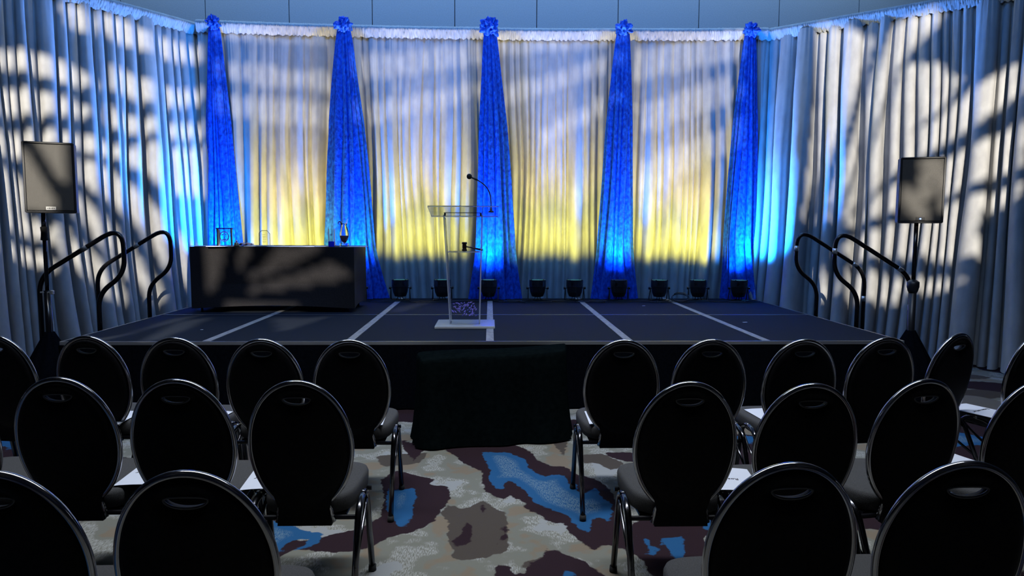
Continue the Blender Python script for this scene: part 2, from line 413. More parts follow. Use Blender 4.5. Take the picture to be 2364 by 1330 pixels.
# ================================================================= DRAPES
ZT = 4.29
def fold_profile(L, period, rng):
    s = 0; ks = [0]
    while s < L+1.2:
        s += period*rng.choice((.45, .7, .9, 1.1, 1.5, .6)); ks.append(s)
    return np.array(ks)
def drape_points(A, B, zt, zb, period, amp, seed, flare=0, lat=.3, step=.009, rows=34, inward=None, curve=0, recs=(0,)):
    rng = random.Random(seed); A = Vector(A); B = Vector(B); L = (B-A).length; d = (B-A)/L
    n = Vector((d.y, -d.x)); 
    if n.dot(Vector((0, 4))-A) < 0: n = -n
    ks = fold_profile(L, period, rng); amps = [rng.uniform(.6, 1.15) for _ in ks]; rec = [rng.choice(recs) for _ in ks]
    ns = int(L/step)+1; out = []
    off = seed*7.3
    for j in range(rows+1):
        t = (j/rows); z = zt+(zb-zt)*t; row = []
        for i in range(ns+1):
            s = L*i/ns
            q = s + .4 + (.12*noise.noise(Vector((s*1.1+off, t*.9, 0))) + .05*noise.noise(Vector((s*4+off, t*1.5, 5))))*min(1, t*2.2)
            q = min(max(q, 0), ks[-1]-1e-6); k = int(np.searchsorted(ks, q, side='right'))-1
            u0 = (q-ks[k])/(ks[k+1]-ks[k]); w = ks[k+1]-ks[k]; rc = rec[k]*min(1, .3+t*2)
            u = 0 if u0 < rc*.5 or u0 > 1-rc*.5 else (u0-rc*.5)/(1-rc)
            a = amps[k]*amp*min(1.2, w/period)*(.35+.65*min(1, t*2.5))*(1+.5*t*t)
            dd = a*(max(0, math.sin(math.pi*u))**.75)
            g = math.exp(-t/.07)
            dd += .014*g*abs(math.sin(q*95+3*math.sin(q*17))) + .006*abs(math.sin(q*61+math.sin(q*9)*2+t*2))*(1-t*.6)
            dd += .02*noise.noise(Vector((s*2+off, t*2, 9)))
            sl = -lat*w*math.sin(2*math.pi*u)*min(1, .4+t*3)
            fl = flare*t**3
            bow = curve*math.sin(math.pi*s/L)
            ss = min(max(s+sl, 0), L)
            p = A + d*ss + n*(dd+fl-bow)
            row.append((p.x, p.y, z))
        out.append(row)
    return out
def header_points(A, B, seed, curve=0):
    rng = random.Random(seed); A = Vector(A); B = Vector(B); L = (B-A).length; d = (B-A)/L
    n = Vector((d.y, -d.x)); 
    if n.dot(Vector((0, 4))-A) < 0: n = -n
    ns = int(L/.0065); prof = [(-.03, .0), (-.01, .0), (.03, .008), (.07, .022), (.088, .038), (.09, .055), (.082, .078), (.07, .10), (.058, .125), (.046, .15), (.034, .172)]
    rows = []
    for (o0, dz) in prof:
        row = []
        for i in range(ns+1):
            s = L*i/ns; ph = s*150+4*noise.noise(Vector((s*7+seed, dz*22, 1)))+dz*40*math.sin(s*11+seed)
            cr = abs(math.sin(ph))*.55+.9*abs(noise.noise(Vector((s*38+seed*3, dz*26, 4))))
            k = .9 if dz > .04 else .45
            bow = curve*math.sin(math.pi*s/L)
            p = A+d*s+n*(o0+.030*cr*k-bow+.012)
            row.append((p.x, p.y, ZT+.035-dz+.010*(math.sin(ph*.5)*k if dz > .15 else 0)+(.008*cr if dz < .01 else 0)))
        rows.append(row)
    return rows
def drape(label, A, B, period, amp, seed, zb=.01, flare=0, curve=0, group=None, lat=.3, recs=(0,)):
    root = thing('drape_panel', label, 'curtain', (*A, 0), 0, group)
    inv = Vector((-A[0], -A[1], 0))
    def clear(x, y, z):   # the hem hangs outside the stage platform
        if z < ST+.03 and abs(x) < 3.72 and y < Y1+.04:
            if abs(x) > 3.3: x = math.copysign(3.72, x)
            else: y = Y1+.04
        return (x-A[0], y-A[1], z)
    def sh(rows): return [[clear(x, y, z) for x, y, z in r] for r in rows]
    bm = bmesh.new(); grid(bm, sh(drape_points(A, B, ZT-.06, zb, period, amp, seed, flare, lat, curve=curve, recs=recs))); link('cloth', bm, M_drape, root, smooth=True)
    bm = bmesh.new(); grid(bm, sh(header_points(A, B, seed, curve))); link('ruffled_header', bm, M_drape, root, smooth=True)
    bm = bmesh.new(); tube(bm, [(0, 0, ZT-.005), (B[0]-A[0], B[1]-A[1], ZT-.005)], .022, 10); link('cross_bar', bm, M_alu, root)
    return root
colx = [-3.66, -1.96, -.01, 1.80, 3.53]
def backy(x): return 9.93-.012*(x-.3)**2 - (.03 if x > 0 else 0)
G1 = 'grey drape panels behind the stage'
for i, lab in enumerate(('pleated grey drape behind the skirted table, yellow and blue lit', 'pleated grey drape left of the lectern, yellow lit', 'pleated grey drape right of the lectern, yellow lit', 'pleated grey drape between the two rightmost blue columns')):
    a, b = colx[i]-(.24 if i == 0 else .02), colx[i+1]+(.26 if i == 3 else .02)
    drape(lab, (a, backy(a)), (b, backy(b)), .15, .09, 11+i, curve=.02, group=G1, lat=.0, recs=(0, 0, .1, .2))
LP = [(-3.90, 10.0), (-4.78, 8.68), (-5.62, 7.42), (-6.5, 6.25)]
RP = [(3.78, 9.84), (4.88, 8.88), (5.92, 7.97), (6.9, 7.1)]
G2 = 'grey drape panels on the side runs'
for i, lab in enumerate(('grey side drape next to the leftmost blue column', 'grey side drape behind the left speaker', 'grey side drape at the far left edge')):
    drape(lab, LP[i], LP[i+1], .19, .23, 31+i, flare=.22, group=G2, lat=.17, recs=(.15, .3, .4, .55))
for i, lab in enumerate(('grey side drape next to the rightmost blue column', 'grey side drape behind the right speaker', 'grey side drape at the far right edge')):
    drape(lab, RP[i], RP[i+1], .19, .25, 41+i, flare=.22, group=G2, lat=.17, recs=(.15, .3, .4, .55))

# ---- blue velvet columns
def column(label, xt, xm, xb, wt, wm, wb, seed, knot=1.0):
    yb = 9.66; root = thing('velvet_column', label, 'curtain', (xb, yb, ST), 0, 'blue velvet columns')
    rng = random.Random(seed); n = 200; rows = []
    zt, zb = 4.2, ST+.006
    fr = [rng.uniform(.5, 1) for _ in range(40)]; K = 13
    for j in range(46):
        t = j/45; z = zt+(zb-zt)*t
        tm = (zt-1.36)/(zt-zb)
        if t < tm:
            q = t/tm; w_ = wt+(wm-wt)*q**.72; xc = xt+(xm-xt)*q
        else:
            q = (t-tm)/(1-tm); w_ = wm+(wb-wm)*q**1.3; xc = xm+(xb-xm)*q
        row = []
        for i in range(n+1):
            th = 2*math.pi*i/n
            q2 = (th/(2*math.pi)*K + .8*noise.noise(Vector((math.cos(th)*1.5+seed, math.sin(th)*1.5, t*1.3))))
            k = int(q2) % K; u = q2-math.floor(q2)
            rip = (fr[k])*(math.sin(math.pi*u)**.7)*.62*(.6+.4*min(1, t*3)) + .06*noise.noise(Vector((math.cos(th)*5+seed, math.sin(th)*5, t*3)))
            r = w_/2*(.60+rip)
            dy = math.sin(th)*r*.42
            if dy > 0: dy *= .55
            row.append((xc+math.cos(th)*r-xb, dy+.0, z-ST))
        rows.append(row)
    bm = bmesh.new(); grid(bm, rows); bmesh.ops.remove_doubles(bm, verts=bm.verts[:], dist=1e-5); link('velvet_cloth', bm, M_velvet, root, smooth=True)
    # gathered knot wrapped round the bar
    bm = bmesh.new(); rows = []
    hw, hh = .088*knot, .105*knot
    for j in range(29):
        ph = math.pi*j/28; row = []
        for i in range(81):
            th = 2*math.pi*i/80
            v = Vector((math.sin(ph)*math.cos(th), math.sin(ph)*math.sin(th), math.cos(ph)))
            c = .22*abs(math.sin(4*th+6*noise.noise(v*1.6+Vector((seed, 0, 0)))))+.75*noise.noise(v*2.3+Vector((seed, 2, 0)))
            c = c*math.sin(ph)+(.2*noise.noise(v*4+Vector((seed, 7, 0))))
            r = .82+c
            row.append((xt-xb+v.x*hw*r, .02+v.y*.10*r-.03, 4.235-ST+.03+v.z*hh*r))
        rows.append(row)
    grid(bm, rows); bmesh.ops.remove_doubles(bm, verts=bm.verts[:], dist=1e-4); link('gathered_knot', bm, M_velvet, root, smooth=True)
column('blue velvet column at the far left, beside the silver plaque', colx[0], -3.60, -3.56, .17, .42, .62, 1, .95)
column('blue velvet column behind the glass vase on the table', colx[1], -1.93, -1.86, .19, .60, .78, 2, 1.05)
column('blue velvet column behind the lectern microphone', colx[2], .055, .045, .19, .52, .70, 3, 1.25)
column('blue velvet column right of centre, widening towards the deck', colx[3], 1.755, 1.76, .20, .46, .62, 4, 1.05)
column('blue velvet column at the far right corner of the stage', colx[4], 3.47, 3.52, .17, .44, .60, 5, 1.0)

# ================================================================= PAR UPLIGHTS
def emis(name, col, s):
    m = bpy.data.materials.new(name); m.use_nodes = True; b = m.node_tree.nodes['Principled BSDF']
    b.inputs['Base Color'].default_value = (.02, .02, .02, 1); b.inputs['Emission Color'].default_value = (*col, 1); b.inputs['Emission Strength'].default_value = s
    return m
E_A = emis('amber_led_lens', (1, .75, .2), .8); E_B = emis('cyan_led_lens', (.2, .8, 1), 6)
E_C = emis('blue_led_lens', (.15, .4, 1), 2)
def par_master(name):
    t = thing(name, 'x', 'stage light', (0, 0, 0))
    bm = bmesh.new()
    lathe(bm, [(.045, .055), (.075, .062), (.098, .12), (.108, .19), (.112, .195), (.112, .285), (.098, .285), (.098, .25)], 28)
    for k in range(4):
        a = k*math.pi/2+math.pi/4
        box(bm, (.112*math.cos(a), .112*math.sin(a), .283), (.014, .014, .022), bevel=.003, seg=1)
    for k in range(5):
        for s in (-1, 1):
            box(bm, (s*.055, -.104+.004*abs(k-2), .262-.009*k), (.038, .012, .003))
    link('housing', bm, M_plastic, t, smooth=False)
    bm = bmesh.new(); lathe(bm, [(.0001, .262), (.097, .262)], 28); link('lens', bm, E_A, t)
    for s in (-1, 1):
        bm = bmesh.new(); lathe(bm, [(.006, -.03), (.006, .0), (.018, .0), (.018, .022), (.004, .022)], 12)
        bmesh.ops.rotate(bm, cent=(0, 0, 0), matrix=Matrix.Rotation(s*math.pi/2, 3, 'Y'), verts=bm.verts[:])
        bmesh.ops.translate(bm, vec=(s*.128, 0, .175), verts=bm.verts[:]); link('clamp_knob', bm, M_plastic, t)
    for dy in (-.055, .055):
        bm = bmesh.new(); tube(bm, rounded([(-.125, 0, .175), (-.128, dy, .012), (.128, dy, .012), (.125, 0, .175)], .02, 4), .006, 8); link('bracket', bm, M_plastic, t)
    bm = bmesh.new()
    for k in range(3):
        x = -.03+.03*k; tube(bm, rounded([(x, 0, .06), (x*1.3, -.02, .03), (x*2.4, .06, .008)], .03, 4), .0045, 6)
    link('cable_tails', bm, M_cable, t)
    return t
par0 = par_master('par_uplight')
index_children()
PX = [-3.40, -2.85, -2.30, -1.78, -1.20, -.64, -.018, .64, 1.14, 1.74, 2.29, 2.82, 3.38]
PC = 'BAABAABAABAAB'
PLAB = {4: 'black par can uplight nearest the skirted table', 5: 'black par can uplight just behind the lectern, left side', 6: 'cyan glowing par can uplight before the centre blue column',
        7: 'black par can uplight first right of the centre blue column', 8: 'black par can uplight second right of the centre blue column', 9: 'black par can uplight before the blue column right of centre',
        10: 'black par can uplight first right of the fourth blue column', 11: 'black par can uplight second right of the fourth blue column', 12: 'cyan glowing par can uplight at the right end of the row'}
for i, (x, c) in enumerate(zip(PX, PC)):
    if i == 0: o = par0
    else: o = copy_tree(par0)
    o.location = (x, 9.36, ST+.002); o.rotation_euler.z = [0, .1, -.15, .1, .0, .2, 0, -.1, .1, 0, .15, -.1, .05][i]
    tag(o, PLAB.get(i, 'black par can uplight on the deck behind the skirted table'), 'stage light', 'par uplights along the back of the stage')
    for (size, tilt, power) in ((138, 0, WIDE_A if c == 'A' else WIDE_B), (48 if c == 'A' else 78, 7, BEAM_A if c == 'A' else BEAM_B)):
        l = bpy.data.lights.new('uplight_lamp', 'SPOT'); l.shadow_soft_size = .05
        l.spot_size = R(size); l.spot_blend = 1.0; l.energy = power*{0: 2.2, 12: 2.4}.get(i, 1)
        l.color = ((1.0, .90, .10) if size > 100 else (1.0, .70, .22)) if c == 'A' else (.01, .22, 1.0)
        lo = bpy.data.objects.new('uplight_lamp', l); COL.objects.link(lo); lo.parent = o
        lo.location = (0, 0, .30); lo.rotation_euler = (math.pi-R(tilt if i not in (0, 12) else 0), R({0: -24, 12: 24}.get(i, 0)) if size < 100 else 0, -o.rotation_euler.z)
    if c == 'B':
        for ch in [q for q in bpy.data.objects if q.parent == o and q.name.startswith('lens')]:
            me = ch.data.copy(); me.materials.clear(); me.materials.append(E_C if i == 9 else E_B); ch.data = me
# cables along the back of the deck
rng = random.Random(5)
for k, (xa, xb, lab) in enumerate(((-1.6, -.1, 'thin black cable run on the deck between table and lectern'), (0.0, 1.2, 'thin black cable run right of the centre blue column'), (1.1, 2.3, 'thin black cable run before the blue column right of centre'), (2.2, 3.6, 'thin black cable run at the right end of the uplights'))):
    for rep in range(2):
        pts = []; n = 60
        for i in range(n+1):
            t = i/n; x = xa+(xb-xa)*t
            pts.append((x+.05*math.sin(t*22+k), 9.18+.05*math.sin(t*9+k+rep*2)+.035*math.cos(t*22+k)+rep*.05, ST+.008+.004*rep))
        bm = bmesh.new(); tube(bm, pts, .005, 6); tag(link('power_cable', bm, M_cable, smooth=True), lab, 'cable', 'power cables along the back of the deck')
for (x, lab) in ((.30, 'coiled black cable loop right of the centre column'), (1.42, 'coiled black cable loop left of the fourth blue column'), (2.52, 'standing cable coil between two right uplights')):
    pts = [(x+(.11+.01*math.sin(a*.7))*math.cos(a), 9.13+(.05)*math.sin(a), ST+.008+.0018*a+(0 if x < 2.5 else .05*(1+math.sin(a)))) for a in np.linspace(0, 15, 90)]
    bm = bmesh.new(); tube(bm, pts, .0045, 6); tag(link('cable_coil', bm, M_cable, smooth=True), lab, 'cable')

# ================================================================= SKIRTED TABLE
TX0, TX1, TY0, TY1, TZ = -3.42, -1.56, 8.08, 8.84, ST+.755
table = thing('skirted_table', 'long table in a fitted dark stretch cover on the stage', 'table', ((TX0+TX1)/2, (TY0+TY1)/2, ST))
def tcover(bm):
    hx, hy = (TX1-TX0)/2, (TY1-TY0)/2; n = 40; rows = []
    def loop(ex, zf):
        P = []
        corners = [(-1, -1), (1, -1), (1, 1), (-1, 1)]
        for (a, b) in zip(corners, corners[1:]+corners[:1]):
            for i in range(n):
                t = i/n; u = a[0]+(b[0]-a[0])*t; v = a[1]+(b[1]-a[1])*t
                sag = math.sin(math.pi*t)
                inx = 1 if a[1] == b[1] else 0
                pull = -ex*sag
                x = u*hx; y = v*hy
                nx, ny = (0, a[1]) if inx else (a[0], 0)
                P.append((x+nx*pull, y+ny*pull, zf(sag)))
        return P
    for t in (0, .004, .02, .3, .6, .85, .97, 1.0):
        z0 = .755*(1-t); ex = .045*math.sin(math.pi*min(1, t))+.01*t
        rows.append(loop(ex, lambda s: z0+ (.045+.035*s)*t**2))
    V = [[bm.verts.new(p) for p in r] for r in rows]
    for a, b in zip(V, V[1:]):
        m = len(a)
        for i in range(m): bm.faces.new((a[i], b[i], b[(i+1) % m], a[(i+1) % m]))
    bm.faces.new(V[0]); bmesh.ops.recalc_face_normals(bm, faces=bm.faces[:])
mesh_from('fitted_cover', tcover, M_table_cloth, table, smooth=False)
for sx in (-1, 1):
    for sy in (-1, 1):
        bm = bmesh.new(); lathe(bm, [(.014, 0), (.014, .7)], 10, c=(sx*.84, sy*.31, 0)); link('leg', bm, M_rubber, table)
def on_table(x, Y): return Vector((aty(x, 560, Y).x, Y, TZ+.001))
# plaque: silver photo-frame style award with round emblem
p = on_table(519, 8.22); pl = thing('award_plaque', 'silver rectangular award plaque with round emblem at the left end of the table', 'award', p)
bm = bmesh.new(); box(bm, (0, 0, .10), (.145, .018, .20), bevel=.002, seg=1); link('plate', bm, M_acr, pl)
bm = bmesh.new(); box(bm, (-.058, -.010, .10), (.022, .002, .19)); link('polished_strip', bm, mat('polished_silver', (.8, .72, .7), .3, .3), pl)
bm = bmesh.new(); box(bm, (0, 0, .207), (.185, .05, .014), bevel=.003, seg=1); link('top_cap', bm, M_plastic, pl)
for s in (-1, 1):
    bm = bmesh.new(); box(bm, (s*.079, .0, .10), (.012, .03, .20)); link('side_post', bm, M_plastic, pl)
bm = bmesh.new(); tube(bm, [(.05*math.cos(a), -.012, .115+.055*math.sin(a)) for a in np.linspace(0, 2*math.pi, 33)[:-1]], .006, 8, closed=True)
em = link('emblem_ring', bm, M_alu, pl, smooth=True)
bm = bmesh.new()
for k, (u, v, su, sv) in enumerate(((0, .032, .008, .03), (-.018, .018, .02, .012), (.018, .018, .02, .012), (-.012, -.004, .014, .006), (.014, -.004, .014, .006), (0, -.034, .045, .014))):
    box(bm, (u, -.011, .115+v), (su, .004, sv), bevel=.0015, seg=1)
link('emblem_figure', bm, M_alu, pl)
# clear arched award
p = on_table(611, 8.20); aw = thing('glass_award', 'clear glass arch-topped award standing in the middle-left of the table', 'award', p)
bm = bmesh.new(); prism(bm, [(-.062, .012), (.062, .012), (.062, .145), (.03, .185), (-.03, .185), (-.062, .155)], -.006, .006, lambda u, v, d: (u, d, v)); bmesh.ops.recalc_face_normals(bm, faces=bm.faces[:])
link('glass_tablet', bm, M_acr, aw)
bm = bmesh.new(); tube(bm, [(-.062, 0, .012), (-.062, 0, .155), (-.03, 0, .185), (.03, 0, .185), (.062, 0, .145), (.062, 0, .012)], .003, 6); link('bevelled_rim', bm, mat('smoky_edge', (.03, .035, .03), .2), aw)
bm = bmesh.new(); box(bm, (0, 0, .006), (.19, .06, .012), bevel=.003, seg=1); link('glass_base', bm, M_acr_edge, aw)
bm = bmesh.new()
for k, (wd, z) in enumerate(((.05, .135), (.04, .115), (.03, .10), (.035, .08), (.04, .06), (.03, .045))): box(bm, (0, -.0075, z), (wd, .001, .0035))
tube(bm, [(.02+.009*math.cos(a), -.0075, .158+.009*math.sin(a)) for a in np.linspace(0, 6.28, 15)[:-1]], .001, 5, closed=True)
link('etched_lines', bm, mat('etching', (.35, .36, .2), .7), aw)
# small clear and cobalt block
p = on_table(766, 8.22); cb = thing('glass_award', 'small clear glass tower award on a cobalt blue base beside the vase', 'award', p)
bm = bmesh.new(); box(bm, (0, 0, .135), (.062, .03, .145), bevel=.003, seg=1); link('clear_block', bm, M_acr, cb)
for s in (-1, 1):
    bm = bmesh.new(); box(bm, (s*.032, -.004, .135), (.006, .034, .145)); link('edge_facet', bm, M_acr_edge, cb)
bm = bmesh.new(); box(bm, (0, -.018, .14), (.022, .002, .022)); link('etched_mark', bm, mat('frost', (.35, .5, .8), .6), cb)
bm = bmesh.new(); box(bm, (.0, 0, .031), (.07, .06, .062), bevel=.004, seg=1); link('cobalt_base', bm, M_glass_blue, cb)
# art glass vase
p = on_table(795, 8.22); vs = thing('art_glass_vase', 'tall swirled art glass vase with curled lip at the right end of the table', 'vase', p)
bm = bmesh.new(); box(bm, (0, 0, .02), (.10, .06, .04), bevel=.004, seg=1); link('glass_foot', bm, M_glass, vs)
prof = [(.004, .04), (.02, .05), (.036, .075), (.052, .11), (.055, .15), (.047, .19), (.036, .225), (.028, .25), (.030, .27)]
bm = bmesh.new(); lathe(bm, prof, 28, sq=.55); link('glass_body', bm, M_glass, vs, smooth=True)
bm = bmesh.new(); lathe(bm, [(r*.8, z*.72+.022) for r, z in prof[:5]], 24, sq=.5); link('dark_core', bm, M_glass_dark, vs, smooth=True)
bm = bmesh.new(); tube(bm, [(-.028, 0, .255), (-.035, 0, .285), (-.055, 0, .292), (-.068, 0, .28), (-.066, 0, .262), (-.058, 0, .262)], [.010, .009, .007, .006, .005, .003], 8); link('curled_lip', bm, M_glass_dark, vs, smooth=True)
bm = bmesh.new(); tube(bm, [(.015, 0, .25), (.028, 0, .28), (.034, 0, .31), (.055, 0, .345)], [.014, .010, .006, .002], 8); link('pointed_lip', bm, M_glass, vs, smooth=True)
bm = bmesh.new(); tube(bm, [(.022, -.012, .255), (.036, -.014, .22), (.047, -.016, .18), (.050, -.018, .14)], [.004, .007, .006, .002], 8); link('green_swirl', bm, M_glass_green, vs, smooth=True)
# gavel and small bell like cup, folded napkin, sheets
p = on_table(546, 8.16); bl = thing('brass_bell', 'small tarnished brass desk bell left of the arched glass award', 'bell', p)
bm = bmesh.new(); lathe(bm, [(.034, 0), (.032, .012), (.026, .03), (.024, .045), (.010, .052)], 20); link('bell_cup', bm, mat('tarnished_brass', (.35, .30, .18), .35, .9), bl, smooth=True)
bm = bmesh.new(); lathe(bm, [(.006, .05), (.012, .058), (.012, .068), (.003, .074)], 12); link('knob', bm, M_silver, bl, smooth=True)
p = on_table(568, 8.24); g = thing('folded_napkin', 'crumpled pink and white napkin lying beside the brass bell', 'napkin', p)
bm = bmesh.new(); rows = [[(-.075+.15*i/14, -.05+.1*j/8, .012+.022*abs(noise.noise(Vector((i*.4, j*.5, 2))))+.016*math.sin(i*.5)**2) for i in range(15)] for j in range(9)]
grid(bm, rows); o = link('cloth', bm, mat('pink_cloth', (.55, .38, .36), .8), g, smooth=True); md = o.modifiers.new('t', 'SOLIDIFY'); md.thickness = .008; md.offset = 1
sheets = [(470, 8.3, .30, 'white paper sheet at the left end of the table'), (505, 8.14, .22, 'white paper sheet below the silver plaque'), (530, 8.30, .2, 'paper sheet between plaque and brass bell'), (590, 8.32, .22, 'thin paper sheet behind the napkin'), (650, 8.2, .28, 'white paper sheet right of the arched glass award'), (700, 8.22, .28, 'white paper sheet in the middle-right of the table'), (738, 8.3, .2, 'paper sheet left of the cobalt based award'), (825, 8.2, .2, 'white paper sheet right of the vase')]
for k, (x, Y, wd, lab) in enumerate(sheets):
    q = on_table(x, Y); bm = bmesh.new(); box(bm, (0, 0, .003), (wd, .216, .006 if k % 2 else .003)); o = link('paper_sheet', bm, M_paper)
    o.location = q; o.rotation_euler.z = rng.uniform(-.12, .12); tag(o, lab, 'paper', 'papers on the skirted table')

# ================================================================= LECTERN
lc = thing('lectern', 'clear acrylic lectern with flat base standing near the stage front', 'lectern', (-.245, 7.0, ST))
def lx(x): return x+.245
def slab(name, c, s, rot=None, parent=lc, edge_axis=None):
    bm = bmesh.new(); vs_ = box(bm, (0, 0, 0), s)
    ax = min(range(3), key=lambda i: s[i])
    bm.faces.ensure_lookup_table()
    for f in bm.faces:
        if abs(f.normal[ax]) < .5: f.material_index = 1
    if rot: bmesh.ops.rotate(bm, cent=(0, 0, 0), matrix=rot, verts=bm.verts[:])
    bmesh.ops.translate(bm, vec=c, verts=bm.verts[:])
    return link(name, bm, None, parent, mats=[M_acr, M_acr_edge])
M_base = mat('frosted_acrylic', (.75, .78, .82), .12, 0, Transmission_Weight=.35, IOR=1.49)
bm = bmesh.new(); box(bm, (0, .01, .015), (.59, .50, .028), bevel=.006); link('base_plate', bm, M_base, lc)
def trap(name, wt, wb, y0, zt, z0=.029, th=.012):
    bm = bmesh.new(); cxt, cxb = -.022, -.005
    prism(bm, [(cxb-wb/2, z0), (cxb+wb/2, z0), (cxt+wt/2, zt), (cxt-wt/2, zt)], y0-th/2, y0+th/2, lambda u, v, d: (u, d, v))
    bmesh.ops.recalc_face_normals(bm, faces=bm.faces[:]); bm.faces.ensure_lookup_table()
    for f in bm.faces:
        if abs(f.normal.y) < .5: f.material_index = 1
    return link(name, bm, None, lc, mats=[M_acr, M_acr_edge])
trap('front_panel', .375, .29, -.10, 1.11)
def sidep(s):
    bm = bmesh.new(); xt = -.022+s*.1875; xb = -.005+s*.145
    V = []
    for (yy, z) in ((-.10, .029), (.14, .029), (.14, 1.07), (-.10, 1.11)):
        t = (z-.029)/1.08; x = xb+(xt-xb)*t; V.append([bm.verts.new((x-.006, yy, z)), bm.verts.new((x+.006, yy, z))])
    bm.faces.new([v[0] for v in V]); bm.faces.new([v[1] for v in V][::-1])
    for i in range(4):
        f = bm.faces.new((V[i][0], V[i][1], V[(i+1) % 4][1], V[(i+1) % 4][0])); f.material_index = 1
    bmesh.ops.recalc_face_normals(bm, faces=bm.faces[:])
    link('side_panel', bm, None, lc, mats=[M_acr, M_acr_edge])
sidep(-1); sidep(1)
slab('shelf', (-.012, .02, .745), (.315, .24, .010))
rt_ = Matrix.Rotation(R(-12), 3, 'X')
slab('reading_tray', (-.015, .02, 1.145), (.685, .44, .012), rt_)
slab('tray_lip', (-.015, .232, 1.118), (.685, .010, .055)); slab('tray_front_lip', (-.015, -.195, 1.165), (.685, .010, .065))
bm = bmesh.new()
for s in (-1, 1):
    box(bm, (-.022+s*.175, -.09, 1.115), (.018, .018, .03), bevel=.003, seg=1)
box(bm, (-.022, -.09, 1.13), (.37, .012, .006))
link('mounting_bracket', bm, M_plastic, lc)
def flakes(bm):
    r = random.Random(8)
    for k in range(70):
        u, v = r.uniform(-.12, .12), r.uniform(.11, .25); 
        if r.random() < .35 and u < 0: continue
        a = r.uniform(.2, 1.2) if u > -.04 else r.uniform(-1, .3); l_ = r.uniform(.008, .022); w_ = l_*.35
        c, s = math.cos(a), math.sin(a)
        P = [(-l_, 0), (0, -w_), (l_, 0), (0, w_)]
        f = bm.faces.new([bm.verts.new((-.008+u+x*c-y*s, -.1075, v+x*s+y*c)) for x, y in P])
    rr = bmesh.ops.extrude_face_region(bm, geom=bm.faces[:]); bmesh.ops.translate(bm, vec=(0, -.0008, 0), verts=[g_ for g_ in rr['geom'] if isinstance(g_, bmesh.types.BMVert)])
mesh_from('fleck_pattern', flakes, mat('violet_fleck', (.30, .24, .80), .5), lc)['label'] = 'violet flecks low on the front panel'  # small violet diamonds laid on the lower front panel
# microphone clipped through the tray
mc = thing('gooseneck_microphone', 'black gooseneck microphone rising from the lectern top', 'microphone', (.01, 7.02, ST+1.155))
P = [(.0, 0, 0), (.0, 0, .09), (-.01, -.01, .17), (-.05, -.03, .24), (-.11, -.05, .285), (-.17, -.06, .315)]
bm = bmesh.new(); tube(bm, rounded(P, .05, 5), .0055, 8); link('gooseneck', bm, M_plastic, mc, smooth=True)
bm = bmesh.new(); tube(bm, [(-.135, -.055, .298), (-.155, -.058, .307), (-.19, -.062, .322)], [.009, .011, .008], 10); link('capsule', bm, M_plastic, mc, smooth=True)
bm = bmesh.new(); bmesh.ops.create_uvsphere(bm, u_segments=18, v_segments=12, radius=.027); bmesh.ops.translate(bm, vec=(-.215, -.065, .332), verts=bm.verts[:]); link('foam_windscreen', bm, M_rubber, mc, smooth=True)
bm = bmesh.new(); lathe(bm, [(.028, -.018), (.028, -.008), (.012, .0), (.009, .03)], 16); link('flange', bm, M_plastic, mc, smooth=True)
# gavel on the lectern shelf
gv = thing('gavel', 'dark wooden gavel lying on the lectern shelf', 'gavel', (-.255, 6.99, ST+.751))
bm = bmesh.new(); vv = lathe(bm, [(.022, -.045), (.026, -.04), (.026, -.028), (.019, -.022), (.022, -.012), (.022, .012), (.019, .022), (.026, .028), (.026, .04), (.022, .045)], 18)
bmesh.ops.translate(bm, vec=(0, 0, .046), verts=bm.verts[:]); link('head', bm, M_wood, gv, smooth=True)
bm = bmesh.new(); tube(bm, [(.015, 0, .046), (.05, .005, .040), (.12, .012, .024), (.18, .02, .012)], [.007, .006, .009, .011], 10); link('handle', bm, M_wood, gv, smooth=True)

# ================================================================= SPEAKERS ON STANDS
def speaker(label, loc, rz, wd, led):
    t = thing('loudspeaker', label, 'loudspeaker', loc, rz, 'loudspeakers on stands')
    h, dp = .615, .32; hw, bw = wd/2, wd*.33
    prof = [(-hw, -dp/2+.02), (-hw+.01, -dp/2), (hw-.01, -dp/2), (hw, -dp/2+.02), (hw-.005, .02), (bw, dp/2-.02), (bw-.03, dp/2), (-bw+.03, dp/2), (-bw, dp/2-.02), (-hw+.005, .02)]
    bm = bmesh.new(); prism(bm, prof, 0, h, lambda u, v, d: (u, v, d)); bmesh.ops.recalc_face_normals(bm, faces=bm.faces[:])
    bmesh.ops.bevel(bm, geom=bm.edges[:], offset=.006, segments=2, affect='EDGES'); link('cabinet', bm, M_cabinet, t)
    bm = bmesh.new(); box(bm, (0, -dp/2-.004, h/2), (wd-.035, .012, h-.04), bevel=.005); link('grille', bm, M_grille, t)
    bm = bmesh.new()
    for s in (-1, 1): box(bm, (s*(hw-.008), -dp/2-.002, h/2), (.018, .02, h-.012), bevel=.003, seg=1)
    for z in (.008, h-.008): box(bm, (0, -dp/2-.002, z), (wd-.01, .02, .016), bevel=.003, seg=1)
    link('bezel', bm, M_plastic, t)
    bm = bmesh.new(); box(bm, (0, -dp/2-.013, .04), (.075, .004, .030), bevel=.001, seg=1); bd = link('badge', bm, M_plastic if led else M_silver, t)
    if led:
        bm = bmesh.new(); box(bm, (0, -dp/2-.017, .040), (.012, .003, .010)); link('power_led', bm, emis('blue_led', (.1, .3, 1), 12), bd)
    else:
        bm = bmesh.new()
        for k in range(5): box(bm, (-.024+.012*k, -dp/2-.0155, .04), (.007, .001, .012 if k % 2 else .008))
        link('badge_lettering', bm, M_plastic, bd)
    return t
speaker('black loudspeaker on the left stand, with a light badge', (-3.915, 6.45, 1.70), R(23), .385, False)
speaker('black loudspeaker on the right stand, with a lit blue badge', (4.10, 6.63, 1.645), R(-22), .375, True)
